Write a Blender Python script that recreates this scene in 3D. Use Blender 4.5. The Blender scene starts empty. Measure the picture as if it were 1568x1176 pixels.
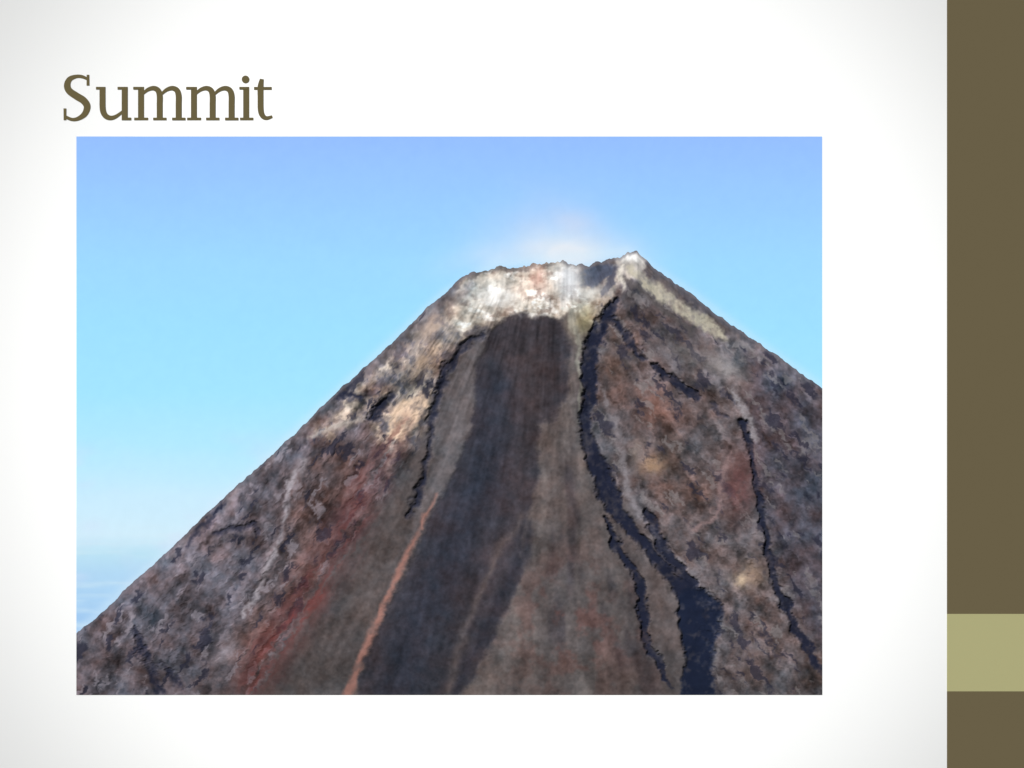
import bpy, math, numpy as np
from mathutils import Vector
S=4/1568.0; ZC=2.6
LF=np.array([1.10,1.09,1.09])   # light reaching the board (albedo -> radiance)
def W(px,py,d): return ((px-784)*S,-d,ZC+(588-py)*S)
def lin(c):
    c=np.asarray(c,float)/255.0
    return np.where(c<=0.04045,c/12.92,((c+0.055)/1.055)**2.4)
def alb(c): return np.clip(lin(c)/LF,0.003,0.97)
scene=bpy.context.scene
# ---------- noise ----------
def mknoise(seed):
    g=np.random.RandomState(seed).rand(256,256)
    def f(x,y):
        xi=np.floor(x).astype(int); yi=np.floor(y).astype(int)
        fx=x-xi; fy=y-yi
        fx=fx*fx*(3-2*fx); fy=fy*fy*(3-2*fy)
        a=g[xi&255,yi&255]; b=g[(xi+1)&255,yi&255]; c=g[xi&255,(yi+1)&255]; d=g[(xi+1)&255,(yi+1)&255]
        return (a*(1-fx)+b*fx)*(1-fy)+(c*(1-fx)+d*fx)*fy
    return f
def fbm(x,y,seed,o=4,g=0.5):
    s=0;a=1;t=0
    for i in range(o):
        an=0.6+i*1.1; ca,sa=math.cos(an),math.sin(an); k=2**i
        s=s+a*mknoise(seed+i)((x*ca-y*sa)*k+17.3*i,(x*sa+y*ca)*k+5.1*i); t+=a; a*=g
    return (s/t-0.5)*2
def fa(x,y,seed,o=3,g=0.5):     # keeps the lattice direction: for stretched (directional) noise
    s=0;a=1;t=0
    for i in range(o):
        k=2**i; s=s+a*mknoise(seed+i)(x*k+17.3*i,y*k+5.1*i); t+=a; a*=g
    return (s/t-0.5)*2
def nz(a): return a/(a.std()+1e-9)      # unit variance
def sst(a,b,x):
    t=np.clip((x-a)/(b-a),0,1); return t*t*(3-2*t)
def polydist(X,Y,pts,closed=False):
    best=np.full(X.shape,1e9); wid=np.zeros(X.shape)
    n=len(pts); rng=range(n if closed else n-1)
    for i in rng:
        p=pts[i]; q=pts[(i+1)%n]
        dx,dy=q[0]-p[0],q[1]-p[1]
        t=np.clip(((X-p[0])*dx+(Y-p[1])*dy)/(dx*dx+dy*dy+1e-9),0,1)
        d=np.hypot(X-p[0]-t*dx,Y-p[1]-t*dy)
        m=d<best; best=np.where(m,d,best)
        if len(p)>2: wid=np.where(m,p[2]+(q[2]-p[2])*t,wid)
    return best,wid
def inside(X,Y,pts):
    r=np.zeros(X.shape,bool); n=len(pts)
    for i in range(n):
        x1,y1=pts[i][:2]; x2,y2=pts[(i+1)%n][:2]
        if y1==y2: continue
        c=((y1>Y)!=(y2>Y))&(X<(x2-x1)*(Y-y1)/(y2-y1)+x1)
        r^=c
    return r
def region(X,Y,pts,soft):
    d,_=polydist(X,Y,pts,True); sd=np.where(inside(X,Y,pts),d,-d)
    return sst(-soft,soft,sd)
def stroke(X,Y,pts,soft=3):
    d,w=polydist(X,Y,pts); w=w/2
    return 1-sst(w-soft,w+soft,d)
def blob(X,Y,cx,cy,rx,ry,ang=0):
    a=math.radians(ang); u=(X-cx)*math.cos(a)+(Y-cy)*math.sin(a); v=-(X-cx)*math.sin(a)+(Y-cy)*math.cos(a)
    return np.exp(-((u/rx)**2+(v/ry)**2))
# ---------- material helpers ----------
def vcmat(name,bump=0.0,var=0.0,scale=60,rough=0.9):
    m=bpy.data.materials.new(name); m.use_nodes=True; nt=m.node_tree; b=nt.nodes['Principled BSDF']
    b.inputs['Roughness'].default_value=rough; b.inputs['Specular IOR Level'].default_value=0.0
    a=nt.nodes.new('ShaderNodeAttribute'); a.attribute_name='Col'
    if var>0:
        tc=nt.nodes.new('ShaderNodeTexCoord'); n=nt.nodes.new('ShaderNodeTexNoise'); n.inputs['Scale'].default_value=scale; n.inputs['Detail'].default_value=3
        nt.links.new(tc.outputs['Object'],n.inputs['Vector'])
        mr=nt.nodes.new('ShaderNodeMapRange'); mr.inputs['From Min'].default_value=0.3; mr.inputs['From Max'].default_value=0.7
        mr.inputs['To Min'].default_value=1-var; mr.inputs['To Max'].default_value=1+var
        nt.links.new(n.outputs['Fac'],mr.inputs['Value'])
        vm=nt.nodes.new('ShaderNodeVectorMath'); vm.operation='SCALE'
        nt.links.new(a.outputs['Color'],vm.inputs[0]); nt.links.new(mr.outputs[0],vm.inputs['Scale'])
        nt.links.new(vm.outputs[0],b.inputs['Base Color'])
        if bump>0:
            bp=nt.nodes.new('ShaderNodeBump'); bp.inputs['Strength'].default_value=bump; bp.inputs['Distance'].default_value=0.004
            nt.links.new(n.outputs['Fac'],bp.inputs['Height']); nt.links.new(bp.outputs[0],b.inputs['Normal'])
    else: nt.links.new(a.outputs['Color'],b.inputs['Base Color'])
    return m
def flatmat(name,rgb_lin,rough=0.8,var=0.0,scale=3):
    m=bpy.data.materials.new(name); m.use_nodes=True; nt=m.node_tree; b=nt.nodes['Principled BSDF']
    b.inputs['Roughness'].default_value=rough; b.inputs['Specular IOR Level'].default_value=0.0
    r=nt.nodes.new('ShaderNodeValToRGB'); n=nt.nodes.new('ShaderNodeTexNoise'); n.inputs['Scale'].default_value=scale; n.inputs['Detail'].default_value=5
    tc=nt.nodes.new('ShaderNodeTexCoord'); nt.links.new(tc.outputs['Object'],n.inputs['Vector'])
    c=np.array(rgb_lin); r.color_ramp.elements[0].position=.3; r.color_ramp.elements[1].position=.7
    r.color_ramp.elements[0].color=(*(c*(1-var)),1); r.color_ramp.elements[1].color=(*np.minimum(c*(1+var),1),1)
    nt.links.new(n.outputs['Fac'],r.inputs['Fac']); nt.links.new(r.outputs[0],b.inputs['Base Color'])
    return m
def gridmesh(name,P,C,mat,parent=None,smooth=True):
    ny,nx,_=P.shape
    idx=np.arange(nx*ny).reshape(ny,nx)
    F=np.stack([idx[:-1,:-1],idx[:-1,1:],idx[1:,1:],idx[1:,:-1]],-1).reshape(-1,4)
    me=bpy.data.meshes.new(name)
    me.vertices.add(nx*ny); me.vertices.foreach_set('co',P.reshape(-1).astype('f'))
    me.loops.add(F.size); me.loops.foreach_set('vertex_index',F.reshape(-1).astype('i'))
    me.polygons.add(len(F)); me.polygons.foreach_set('loop_start',(np.arange(len(F))*4).astype('i'))
    me.polygons.foreach_set('loop_total',np.full(len(F),4,'i'))
    me.update(calc_edges=True); me.validate()
    if smooth: me.polygons.foreach_set('use_smooth',np.ones(len(me.polygons),bool))
    at=me.color_attributes.new('Col','FLOAT_COLOR','POINT')
    at.data.foreach_set('color',np.concatenate([C.reshape(-1,3),np.ones((nx*ny,1))],1).reshape(-1).astype('f'))
    o=bpy.data.objects.new(name,me); me.materials.append(mat); scene.collection.objects.link(o)
    if parent: o.parent=parent
    return o
def box(name,x0,x1,y0,y1,d0,d1,mat,parent=None):
    a=W(x0,y0,d0); b=W(x1,y1,d1)
    xs=(a[0],b[0]); ys=(b[1],a[1]); zs=(b[2],a[2])
    v=[(x,y,z) for x in xs for y in ys for z in zs]
    f=[(0,1,3,2),(4,6,7,5),(0,4,5,1),(2,3,7,6),(0,2,6,4),(1,5,7,3)]
    me=bpy.data.meshes.new(name); me.from_pydata(v,[],f); me.update(); me.materials.append(mat)
    o=bpy.data.objects.new(name,me); scene.collection.objects.link(o)
    if parent:o.parent=parent
    return o
# ---------- board ----------
board=bpy.data.objects.new('presentation_board',None); scene.collection.objects.link(board)
core=flatmat('board_core',(0.5,0.5,0.5),var=0.03)
box('backing_panel',-30,1600,-26,1202,-0.06,-0.004,core,board)
gx=np.linspace(-30,1450,186); gy=np.linspace(1202,-26,154)
X,Y=np.meshgrid(gx,gy)
r=np.hypot(X-745,Y-588)
g=255-40*sst(610,1040,r)
C=alb(np.stack([g,g,g],-1))
C=np.where(g[...,None]>253.5,0.97,C)
P=np.stack([(X-784)*S,np.zeros_like(X),ZC+(588-Y)*S],-1)
gridmesh('paper_face',P,C,vcmat('white_paper'),board,False)
olive=flatmat('olive_panel_paint',alb((102,92,69)),var=0.004)
light=flatmat('light_olive_panel_paint',alb((168,164,121)),var=0.004)
box('side_bar_upper',1450,1600,-26,940,-0.003,0.003,olive,board)
box('side_bar_accent',1450,1600,940,1058.5,-0.003,0.003,light,board)
box('side_bar_lower',1450,1600,1058.5,1202,-0.003,0.003,olive,board)
# ---------- title lettering ----------
def catmull(pts,n=10):
    if len(pts)<3: return [tuple(map(float,p)) for p in pts]
    P=[np.array(p,float) for p in pts]; P=[2*P[0]-P[1]]+P+[2*P[-1]-P[-2]]; out=[]
    for i in range(1,len(P)-2):
        for k in range(n):
            t=k/n; a,b,c,d=P[i-1:i+3]
            out.append(0.5*(2*b+(c-a)*t+(2*a-5*b+4*c-d)*t*t+(3*b-a-3*c+d)*t**3))
    out.append(P[-2]); return [tuple(p) for p in out]
V=[];F=[];cnt=[0]
def ribbon(pts):
    q=catmull(pts); d=0.0015+0.00012*(cnt[0]%9); cnt[0]+=1
    n=len(q); base=len(V)
    for i,(x,y,w) in enumerate(q):
        a=q[max(i-1,0)]; b=q[min(i+1,n-1)]; tx,ty=b[0]-a[0],b[1]-a[1]; l=math.hypot(tx,ty) or 1
        nx_,ny_=-ty/l*w/2,tx/l*w/2
        V.append(W(x+nx_,y+ny_,d)); V.append(W(x-nx_,y-ny_,d))
    for i in range(n-1): F.append((base+2*i,base+2*i+1,base+2*i+3,base+2*i+2))
def disc(cx,cy,r):
    base=len(V)
    for k in range(28):
        a=k/28*2*math.pi; V.append(W(cx+r*math.cos(a),cy+r*math.sin(a),0.0022))
    F.append(tuple(range(base,base+28)))
ribbon([(134,121,4),(126,117.5,5),(117,117,5.5),(107,121,8),(103,130,10),(106,139,10.5),(117,147,11),(128,154,11),(133.5,163,10.5),(130,174,9),(121,181,6.5),(111,183,5),(100,179,5)])
ribbon([(134.8,114.5,4),(134.8,131,4.5)]); ribbon([(99.5,166,4.5),(99.5,184,4)])
def stem(x,y0=133,y1=184,w=9.2): ribbon([(x,y0,w),(x,y1,w)])
def bar(x0,x1,y,w=4): ribbon([(x0,y,w),(x1,y,w)])
ribbon([(157,133,9.2),(157,150,9.2),(157.5,168,9.2),(161.5,177,8.5),(169,180.5,7),(178,178,5.5),(190,169,3.5)])
bar(147,160,135); stem(191); bar(180,194,135); bar(190,201,182)
def em(o):
    bar(204+o,216+o,135); stem(216+o); bar(205.5+o,227+o,182.1)
    ribbon([(217+o,145,3.5),(226+o,137.5,5.5),(235+o,135,7),(242+o,138.5,8.5),(244.6+o,147,9.2),(244.6+o,160,9.2)]); stem(244.6+o,158); bar(234.5+o,255+o,182.1)
    ribbon([(246+o,145,3.5),(255+o,137.5,5.5),(264+o,135,7),(271+o,138.5,8.5),(273.6+o,147,9.2),(273.6+o,160,9.2)]); stem(273.6+o,158); bar(263.5+o,284+o,182.1)
em(0); em(81)
bar(366.5,379,135); stem(377); bar(367.5,388,182.1); disc(376,121.5,5.8)
ribbon([(401,121,6),(399,133,9),(399,150,9),(399.3,168,9),(402,177,8),(408,180.8,6),(417,178.5,4)])
bar(389,416,135.3,4.4)
me=bpy.data.meshes.new('title_lettering'); me.from_pydata(V,[],F); me.update(); me.materials.append(flatmat('olive_ink',alb((104,94,66)),var=0.01))
o=bpy.data.objects.new('title_lettering',me); scene.collection.objects.link(o); o.parent=board
# ---------- sky sheet of the mounted picture ----------
X,Y=np.meshgrid(np.linspace(117,1259,382),np.linspace(1063.5,209,286))
ys=[209,300,400,500,600,680,760,820,850,880,920,975,1064]
cs=np.array([(147,187,255),(151,199,255),(155,212,255),(156,219,255),(161,224,254),(175,228,252),(198,231,250),(205,232,247),(184,221,240),(174,211,240),(168,206,240),(150,190,235),(150,190,230)],float)
Yw=Y+6*fbm(X/160,Y/30,5,3)
Cs=np.stack([np.interp(Yw,ys,cs[:,k]) for k in range(3)],-1)
def mix(C,m,c,k=1): 
    m=(m*k)[...,None]; return C*(1-m)+np.array(c,float)*m
Cs=mix(Cs,sst(0.0,0.7,fbm(X/120,Y/16,9,4))*sst(790,840,Y),(208,229,242),.7)
Cs=mix(Cs,sst(-.1,0.8,fbm(X/90,Y/40,19,3))*sst(640,740,Y),(208,217,245),.6)
n=nz(fbm((X+0.5*Y)/70,Y/50,37,4))
pl=np.maximum(blob(X,Y,890,350,85,34,32),blob(X,Y,815,340,85,40,-20)*.7)
Cs=mix(Cs,np.clip(pl*(.8+.12*n),0,1),(194,210,240),.8)
Cs=mix(Cs,np.clip(blob(X,Y,770,388,85,22,-14)*(.85+.15*n),0,1),(202,221,247),.8)
Cs=mix(Cs,np.clip(blob(X,Y,875,388,85,28)*(1+.1*n),0,1),(226,231,240),.95)
hz,_=polydist(X,Y,[(117,972),(250,850),(400,712),(550,570),(680,450),(760,405),(960,385),(1050,443),(1160,525),(1259,595)])
Cs=mix(Cs,np.exp(-(hz/9)**2),(208,230,246),.4)
Cs+=(.5*nz(fbm(X/12,Y/12,41,3,.7)))[...,None]
P=np.stack([(X-784)*S,np.full_like(X,-0.0008),ZC+(588-Y)*S],-1)
gridmesh('sky',P,alb(np.clip(Cs,0,255)),vcmat('sky_blue_gradient'),None,False)
# ---------- volcano ----------
sk=np.array([(117,972),(160,935),(205,890),(250,850),(300,803),(335,768),(400,712),(450,665),(500,615),(550,570),(600,527),(640,485),(680,450),(705,428),(725,417),(745,413),(760,409),(775,410),(800,406),(825,403),(840,400),(865,402),(880,406),(905,407),(918,402),(940,394),(950,394),(960,387),(975,386),(985,396),(1010,415),(1050,443),(1090,475),(1130,503),(1160,525),(1190,545),(1220,568),(1259,595)],float)
nx,ny=860,640
gx=np.linspace(117,1259,nx)
jag=1+.8*np.exp(-((gx-850)/130)**2)
top=np.interp(gx,sk[:,0],sk[:,1])+1.1*jag*nz(fbm(gx/13,gx*0+3,77,4,.6))
v=np.linspace(0,1,ny)[:,None]
Y=1064*(1-v)+top[None,:]*v; X=np.broadcast_to(gx[None,:],Y.shape).copy()
h=Y-top[None,:]
wx=X+3.5*nz(fbm(X/38,Y/38,101,4,.5)); wy=Y+3.5*nz(fbm(X/38,Y/38,111,4,.5))
sx=X+2.2*nz(fbm(X/18,Y/18,121,4,.65)); sy=Y+2.2*nz(fbm(X/18,Y/18,131,4,.65))
th=(X-850)/(Y-250); rr=np.hypot(X-850,Y-300)
streak=nz(fa(th*22,rr/110,141,3,.6)); streak2=nz(fa(th*60,rr/60,151,2,.6))
mott=nz(fbm(X/20,Y/20,161,4,.65)); big=nz(fbm(X/75,Y/75,171,4)); fine=nz(fbm(X/6,Y/6,181,2,.8)); hue=nz(fbm(X/34,Y/34,186,4,.65))
u1,v1=X*.64+Y*.77,X*.77-Y*.64          # down the right flank / across it
ua,va=X*.56-Y*.83,X*.83+Y*.56          # down the left flank / across it
jit=2.0*nz(fbm(X/9,Y/9,501,3,.7)); va=va+jit; v1=v1+jit
dl=nz(fa(va/13,ua/60,191,4,.65)); dr=nz(fa(v1/13,u1/55,196,4,.65))
C=np.zeros(X.shape+(3,))+np.array((94,86,87.))
RF=[(950,400),(1280,600),(1280,1080),(1100,1080),(1060,900),(940,760),(895,640),(905,520)]
mR=region(wx,wy,RF,8); C=mix(C,mR,(98,90,93))
C=mix(C,mR*sst(.0,1.8,big),(90,76,72),.7)
C=mix(C,region(wx,wy,[(1150,540),(1280,610),(1280,1020),(1200,900),(1160,760),(1140,650)],16),(80,76,86),.85)
LFp=[(100,960),(640,480),(700,500),(660,640),(600,760),(480,900),(380,1080),(100,1080)]
mL=region(wx,wy,LFp,12); C=mix(C,mL,(94,87,94))
C=mix(C,region(wx,wy,[(440,720),(560,660),(650,640),(610,760),(520,850),(440,960),(390,1080),(270,1080),(370,940),(420,830)],20),(90,76,77),.85)
C=mix(C,region(wx,wy,[(650,680),(650,790),(600,880),(530,1080),(380,1080),(470,960),(560,820),(610,700)],10),(82,76,77),.9)
# pale upper left shoulder
PL=[(730,410),(640,480),(540,580),(480,660),(500,672),(560,640),(585,690),(640,680),(668,600),(690,540),(735,505),(760,470)]
mP=region(wx,wy,PL,12); C=mix(C,mP,(132,120,115),.9)
pn=nz(fa(v1/12,u1/15,311,4,.6))
C=mix(C,mP*sst(.3,1.6,pn),(190,173,158),.7); C=mix(C,mP*sst(.3,1.5,-pn),(82,79,88),.8)
C=mix(C,stroke(sx,sy,[(700,440,18),(620,515,20),(540,588,18),(470,652,13),(400,718,9),(250,860,6)],7),(94,90,96),.8)
# crater rim
CR=[(718,425),(760,408),(850,400),(880,405),(890,440),(940,452),(915,500),(880,478),(845,488),(800,482),(750,498),(700,505),(690,470)]
mC=region(sx,sy,CR,6); C=mix(C,mC,(190,180,169),.95)
n1=nz(fbm(X/24,Y/14,201,5,.6)); n2=nz(fbm(X/16,Y/11,211,4,.65))
C=mix(C,mC*sst(-.1,1.1,n1),(226,222,218),.9); C=mix(C,mC*sst(.5,1.7,n2),(134,118,110),.7)
C=mix(C,stroke(sx,sy,[(722,422,7),(760,412,7),(820,409,7),(850,408,4)],3),(112,104,102),.85)
C=mix(C,stroke(sx,sy,[(690,470,12),(715,445,12),(722,430,8)],5),(112,104,106),.7)
C=mix(C,stroke(sx,sy,[(700,500,4),(755,500,8),(790,492,6)],4),(146,132,120),.6)
C=mix(C,stroke(sx,sy,[(800,425,3),(795,445,5),(812,462,4)],3),(120,108,104),.5)
C=mix(C,blob(wx,wy,892,492,20,24),(156,150,120),.85)
C=mix(C,stroke(sx,sy,[(875,480,10),(886,530,8),(889,600,6),(884,650,4)],4),(146,144,134),.7)
# notch and right horn of the crater
C=mix(C,region(sx,sy,[(892,412),(925,403),(942,405),(930,432),(905,442),(888,438)],4),(72,78,95),.95)
C=mix(C,region(sx,sy,[(940,395),(965,383),(992,398),(985,415),(955,440),(925,462),(915,455),(935,425)],4),(168,160,154),.9)
C=mix(C,region(sx,sy,[(945,440),(985,430),(1060,500),(1080,560),(1010,560),(960,490)],12),(88,82,86),.85)
C=mix(C,stroke(sx,sy,[(1150,530,6),(1210,575,10),(1259,625,14)],5),(112,103,110),.6)
C=mix(C,blob(wx,wy,1000,625,60,45),(96,74,70),.85)
C=mix(C,blob(wx,wy,1050,760,44,36),(94,74,70),.8)
C=mix(C,stroke(wx,wy,[(1100,860,6),(1165,930,10),(1185,1000,6)],6),(116,102,102),.5)
# central fan right part
CF=[(800,500),(850,492),(884,540),(886,640),(905,730),(955,830),(985,900),(990,980),(1030,1040),(1035,1080),(690,1080),(770,900),(810,760),(820,640)]
m=region(wx,wy,CF,6); C=mix(C,m,(94,86,86),.95)
C=mix(C,m*sst(.2,2.2,streak),(108,99,97),.55); C=mix(C,m*sst(.2,2.2,-streak),(77,70,75),.65)
C=mix(C,m*blob(X,Y,880,960,90,90)*sst(-.5,1,hue),(104,76,75),.6)
C=mix(C,region(sx,sy,[(745,500),(700,530),(680,580),(665,690),(640,780),(600,870),(690,760),(720,690),(735,600)],8),(94,89,92),.9)
# dark central flow
DF=[(752,505),(775,489),(800,483),(835,483),(858,492),(872,530),(868,600),(850,640),(824,650),(824,740),(806,800),(798,880),(765,960),(700,1080),(540,1080),(575,960),(615,890),(660,790),(705,705),(724,640),(730,560)]
mD=region(sx,sy,DF,6); C=mix(C,mD,(61,58,65),.95)
C=mix(C,mD*stroke(wx,wy,[(760,600,60),(740,740,70),(660,900,70),(600,1064,60)],30),(53,54,65),.8)
C=mix(C,mD*blob(wx,wy,810,590,40,120)*.6,(72,63,65),.8)
C=mix(C,stroke(wx,wy,[(800,790,8),(745,880,10),(710,960,12),(680,1064,14)],8),(96,87,88),.75)
C=mix(C,stroke(wx,wy,[(815,800,6),(790,880,14),(735,980,14),(690,1064,10)],8),(54,52,61),.7)
rough=np.clip(mR+mL+mP+mC,0,1)
C*=np.clip(1+(.045+.075*rough)*mott+.04*fine+.05*streak*(1-rough)+.035*streak2*(1-rough)+.11*mL*dl+.11*mR*dr,.4,1.8)[...,None]
C+=(hue*(1.2+1.5*rough))[...,None]*np.array([1.2,-.2,-.9])
# scattered pale clinker and dark cracks
pL=sst(1.0,1.9,nz(fa(va/13,ua/34,221,4,.6))); pR=sst(1.0,1.9,nz(fa(v1/13,u1/32,226,4,.6)))
C=mix(C,mL*(1-mP)*pL,(150,142,152),.6); C=mix(C,mR*pR,(144,138,140),.5)
cL=sst(.9,1.8,nz(fa(va/13,ua/40,231,4,.6))); cR=sst(.9,1.8,nz(fa(v1/13,u1/38,236,4,.6)))
C=mix(C,mL*cL,(42,43,57),.75); C=mix(C,mR*cR,(42,42,57),.65)
# distinct outcrops
fx=X+1.6*nz(fbm(X/10,Y/10,601,3,.7)); fy=Y+1.6*nz(fbm(X/10,Y/10,611,3,.7))
tx=np.clip(.9+.16*nz(fbm(X/9,Y/9,621,3,.7)),.4,1)
C=mix(C,region(fx,fy,[(600,627),(622,612),(648,600),(655,622),(635,652),(612,678),(590,668)],5)*tx,(230,201,176),.95)
C=mix(C,blob(fx,fy,650,555,28,12,-50)*tx,(186,160,138),.85)
C=mix(C,blob(fx,fy,660,505,28,13,-50)*tx,(190,168,154),.8)
C=mix(C,blob(fx,fy,690,515,12,10)*tx,(198,182,170),.7)
C=mix(C,stroke(fx,fy,[(475,667,5),(520,650,9),(560,640,5)],4)*tx,(186,176,170),.8)
C=mix(C,blob(fx,fy,762,456,38,18,0)*tx,(234,232,230),.9)
C=mix(C,blob(fx,fy,825,428,12,18)*tx,(192,150,138),.75)
C=mix(C,blob(fx,fy,967,393,20,7),(240,238,236),.95)
C=mix(C,stroke(fx,fy,[(945,408,5),(935,430,10),(922,452,7)],3),(74,74,88),.85)
C=mix(C,stroke(fx,fy,[(955,405,4),(950,425,8),(955,440,5)],3),(220,212,200),.8)
C=mix(C,blob(X,Y,872,428,22,32),(212,214,219),.9)   # steam haze over the crater, painted into the rock colour
C=mix(C,blob(fx,fy,905,449,24,9,-15),(200,199,196),.75)
C=mix(C,stroke(fx,fy,[(965,415,12),(1000,442,20),(1050,478,18),(1090,503,18),(1110,518,10)],5)*tx,(186,178,160),.9)
C=mix(C,stroke(fx,fy,[(992,405,5),(1040,443,7),(1100,486,8),(1150,526,8)],4),(80,79,87),.8)
C=mix(C,stroke(fx,fy,[(955,425,6),(1005,465,8),(1060,510,6)],4),(88,83,84),.8)
C=mix(C,blob(fx,fy,1105,560,34,16,25)*tx,(146,140,140),.75); C=mix(C,blob(fx,fy,1045,540,28,14,25)*tx,(128,121,120),.6)
C=mix(C,stroke(fx,fy,[(1120,600,6),(1142,635,12),(1156,672,6)],5)*tx,(164,160,166),.8)
C=mix(C,blob(fx,fy,1130,740,26,50)*tx,(112,74,74),.75)
C=mix(C,blob(fx,fy,1160,512,26,8,38)*tx,(118,82,86),.6)
C=mix(C,blob(fx,fy,998,712,20,13)*tx,(172,140,114),.85); C=mix(C,blob(fx,fy,975,690,10,18)*tx,(140,124,116),.6)
C=mix(C,blob(fx,fy,1148,880,22,20)*tx,(156,132,116),.85); C=mix(C,blob(fx,fy,1135,888,10,8),(206,182,156),.85)
# oxidised red band, loose and streaky
rm=np.clip(.65+.28*nz(fa(va/8,ua/70,301,3,.6)),0,1)
C=mix(C,stroke(wx,wy,[(615,640,10),(585,700,34),(548,780,56),(500,870,62),(440,960,60),(385,1050,54)],26)*rm,(108,60,59),.62)
C=mix(C,stroke(wx,wy,[(530,830,6),(470,925,16),(415,1000,20),(385,1060,16)],8)*rm,(132,66,63),.55)
# pale ridges, broken by noise
brk=np.clip(.85+.22*nz(fbm(X/12,Y/12,401,3,.6)),.35,1)
C=mix(C,stroke(sx,sy,[(1122,690,4),(1104,730,8),(1102,785,7),(1062,812,9)],4)*brk,(146,122,122),.8)
C=mix(C,stroke(X*.5+sx*.5,sy,[(668,760,3),(640,815,7),(605,890,9),(570,965,10),(532,1068,13)],4)*np.clip(brk+.1,0,1),(170,122,112),.85)
C=mix(C,stroke(sx,sy,[(465,710,13),(443,745,9),(436,800,7),(415,860,9),(400,900,8),(375,940,6)],4)*brk,(168,161,169),.85)
C=mix(C,blob(fx,fy,345,1000,22,9,-50)*tx,(158,150,160),.8)
C=mix(C,stroke(sx,sy,[(605,685,9),(590,730,6)],4)*brk,(178,150,146),.65)
C=mix(C,stroke(sx,sy,[(925,600,5),(950,680,9),(962,760,10),(1000,815,11),(1040,860,9),(1080,900,7)],5)*brk,(142,136,142),.75)  # sunlit right wall of the main gully, painted in pale
C=mix(C,stroke(sx,sy,[(712,620,5),(690,690,8),(665,750,6)],5)*brk,(120,113,116),.6)
# gullies (dark basalt with their shade painted in, and real channels)
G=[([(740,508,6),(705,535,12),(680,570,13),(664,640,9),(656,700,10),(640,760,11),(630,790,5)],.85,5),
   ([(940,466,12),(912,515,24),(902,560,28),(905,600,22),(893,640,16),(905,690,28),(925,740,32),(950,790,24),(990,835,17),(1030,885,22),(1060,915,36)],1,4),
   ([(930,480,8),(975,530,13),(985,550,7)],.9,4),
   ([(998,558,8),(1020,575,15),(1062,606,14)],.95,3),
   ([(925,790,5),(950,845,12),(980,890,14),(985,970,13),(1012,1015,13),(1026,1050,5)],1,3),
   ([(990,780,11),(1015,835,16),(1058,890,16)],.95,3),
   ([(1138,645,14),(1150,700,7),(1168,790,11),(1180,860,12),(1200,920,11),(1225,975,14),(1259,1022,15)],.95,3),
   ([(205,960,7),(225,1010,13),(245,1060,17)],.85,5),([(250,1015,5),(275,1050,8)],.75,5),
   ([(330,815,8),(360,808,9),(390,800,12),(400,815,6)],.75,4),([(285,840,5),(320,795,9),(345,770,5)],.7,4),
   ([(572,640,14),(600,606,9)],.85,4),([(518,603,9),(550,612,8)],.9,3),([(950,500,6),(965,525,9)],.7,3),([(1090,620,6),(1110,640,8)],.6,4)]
gxw=X+2.6*nz(fbm(X/20,Y/20,411,4,.7)); gyw=Y+2.6*nz(fbm(X/20,Y/20,421,4,.7))
blk=np.clip(.92+.2*nz(fbm(X/12,Y/12,431,3,.7)),.4,1)
carve=np.zeros(X.shape)
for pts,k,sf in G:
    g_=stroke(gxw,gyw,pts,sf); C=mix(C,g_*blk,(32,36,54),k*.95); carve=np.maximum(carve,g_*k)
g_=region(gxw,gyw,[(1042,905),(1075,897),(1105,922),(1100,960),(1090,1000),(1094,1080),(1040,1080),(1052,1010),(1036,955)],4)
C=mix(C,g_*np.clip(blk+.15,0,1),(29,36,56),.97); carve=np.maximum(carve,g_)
C=mix(C,(1-sst(2,7,h))*(1-mC),(112,111,122),.5)
for k in range(3): C[...,k]=np.clip(C[...,k],20,245)
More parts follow.
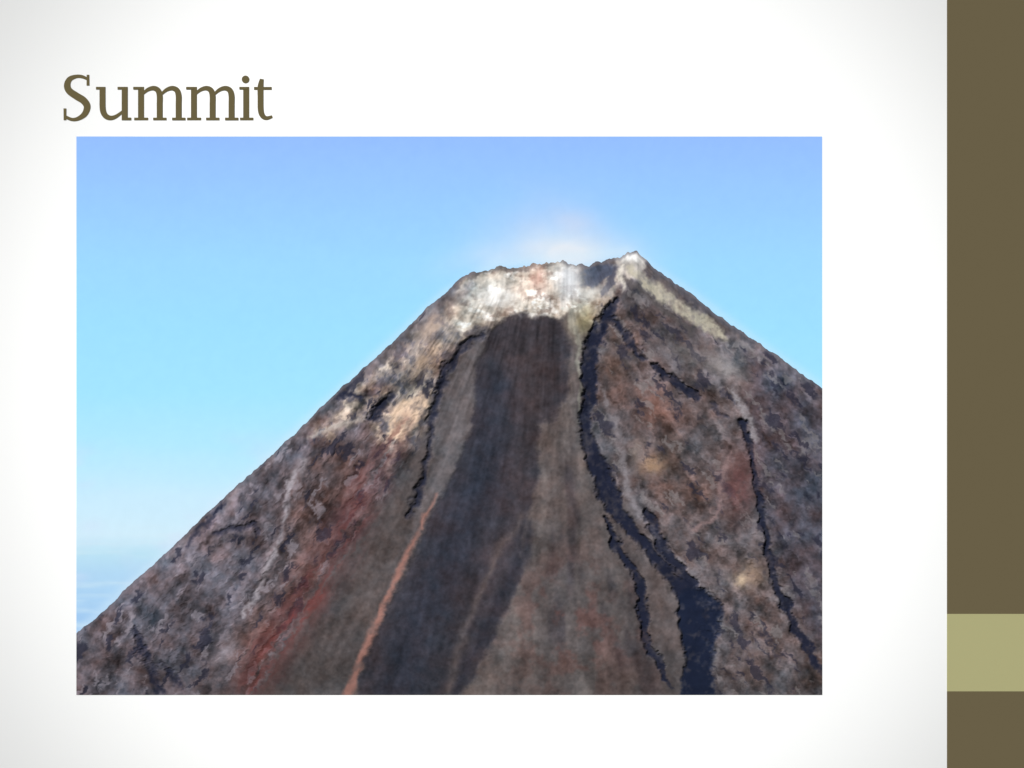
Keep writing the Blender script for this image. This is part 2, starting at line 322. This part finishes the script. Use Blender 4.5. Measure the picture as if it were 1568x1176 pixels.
# relief depth (metres)
edge=np.minimum(np.minimum(X-117,1259-X),1064-Y)
taper=sst(0,70,edge)*sst(0,60,h); t2=sst(0,16,np.minimum(edge,h))
d=0.0015+t2*0.004+taper*(0.035+0.004*big+0.0014*streak+.0012*mL*dl+.0013*mR*dr-.004*mD)+t2*(0.0004*mott*(.3+.9*rough))-sst(0,20,np.minimum(edge,h))*taper*0.014*carve
d=np.maximum(d,0.0014)
P=np.stack([(X-784)*S,-d,ZC+(588-Y)*S],-1)
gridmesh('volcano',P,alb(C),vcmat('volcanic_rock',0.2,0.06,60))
# ---------- support and ground ----------
timber=flatmat('weathered_timber',(0.16,0.11,0.07),var=.3,scale=8)
for i,x in enumerate((250,1320)):
    a=(x-784)*S
    v_=[(a+dx,y,z) for dx in(-.06,.06) for y in(.062,.18) for z in(-.3,ZC+1.4)]
    me=bpy.data.meshes.new('post'); me.from_pydata(v_,[],[(0,1,3,2),(4,6,7,5),(0,4,5,1),(2,3,7,6),(0,2,6,4),(1,5,7,3)]); me.materials.append(timber)
    o=bpy.data.objects.new('support_post_%d'%(i+1),me); scene.collection.objects.link(o); o.parent=board
me=bpy.data.meshes.new('ground'); R=3000
me.from_pydata([(-R,-R,0),(R,-R,0),(R,R,0),(-R,R,0)],[],[(0,1,2,3)]); me.materials.append(flatmat('dry_grass_ground',(0.12,0.12,0.09),var=.35,scale=2.0))
scene.collection.objects.link(bpy.data.objects.new('ground',me))
# ---------- light ----------
el,az=math.radians(35),math.radians(-28)
w=bpy.data.worlds.new('World'); scene.world=w; w.use_nodes=True; nt=w.node_tree
s=nt.nodes.new('ShaderNodeTexSky'); s.sky_type='NISHITA'; s.sun_disc=False; s.sun_elevation=el; s.sun_rotation=math.pi-az
nt.links.new(s.outputs[0],nt.nodes['Background'].inputs[0]); nt.nodes['Background'].inputs[1].default_value=0.05
L=bpy.data.lights.new('sun','SUN'); L.energy=4.2; L.angle=math.radians(.5); L.color=(1,.985,.965)
o=bpy.data.objects.new('sun',L); scene.collection.objects.link(o); o.location=(-4,-8,9)
to=Vector((math.sin(az)*math.cos(el),-math.cos(az)*math.cos(el),math.sin(el)))
o.rotation_euler=to.to_track_quat('Z','Y').to_euler()
cam=bpy.data.cameras.new('camera'); cam.lens=150; cam.sensor_width=36; cam.clip_end=8000
o=bpy.data.objects.new('camera',cam); scene.collection.objects.link(o); o.location=(0,-4*150/36,ZC); o.rotation_euler=(math.pi/2,0,0)
scene.camera=o
scene.view_settings.view_transform='Standard'; scene.view_settings.look='None'; scene.view_settings.exposure=0
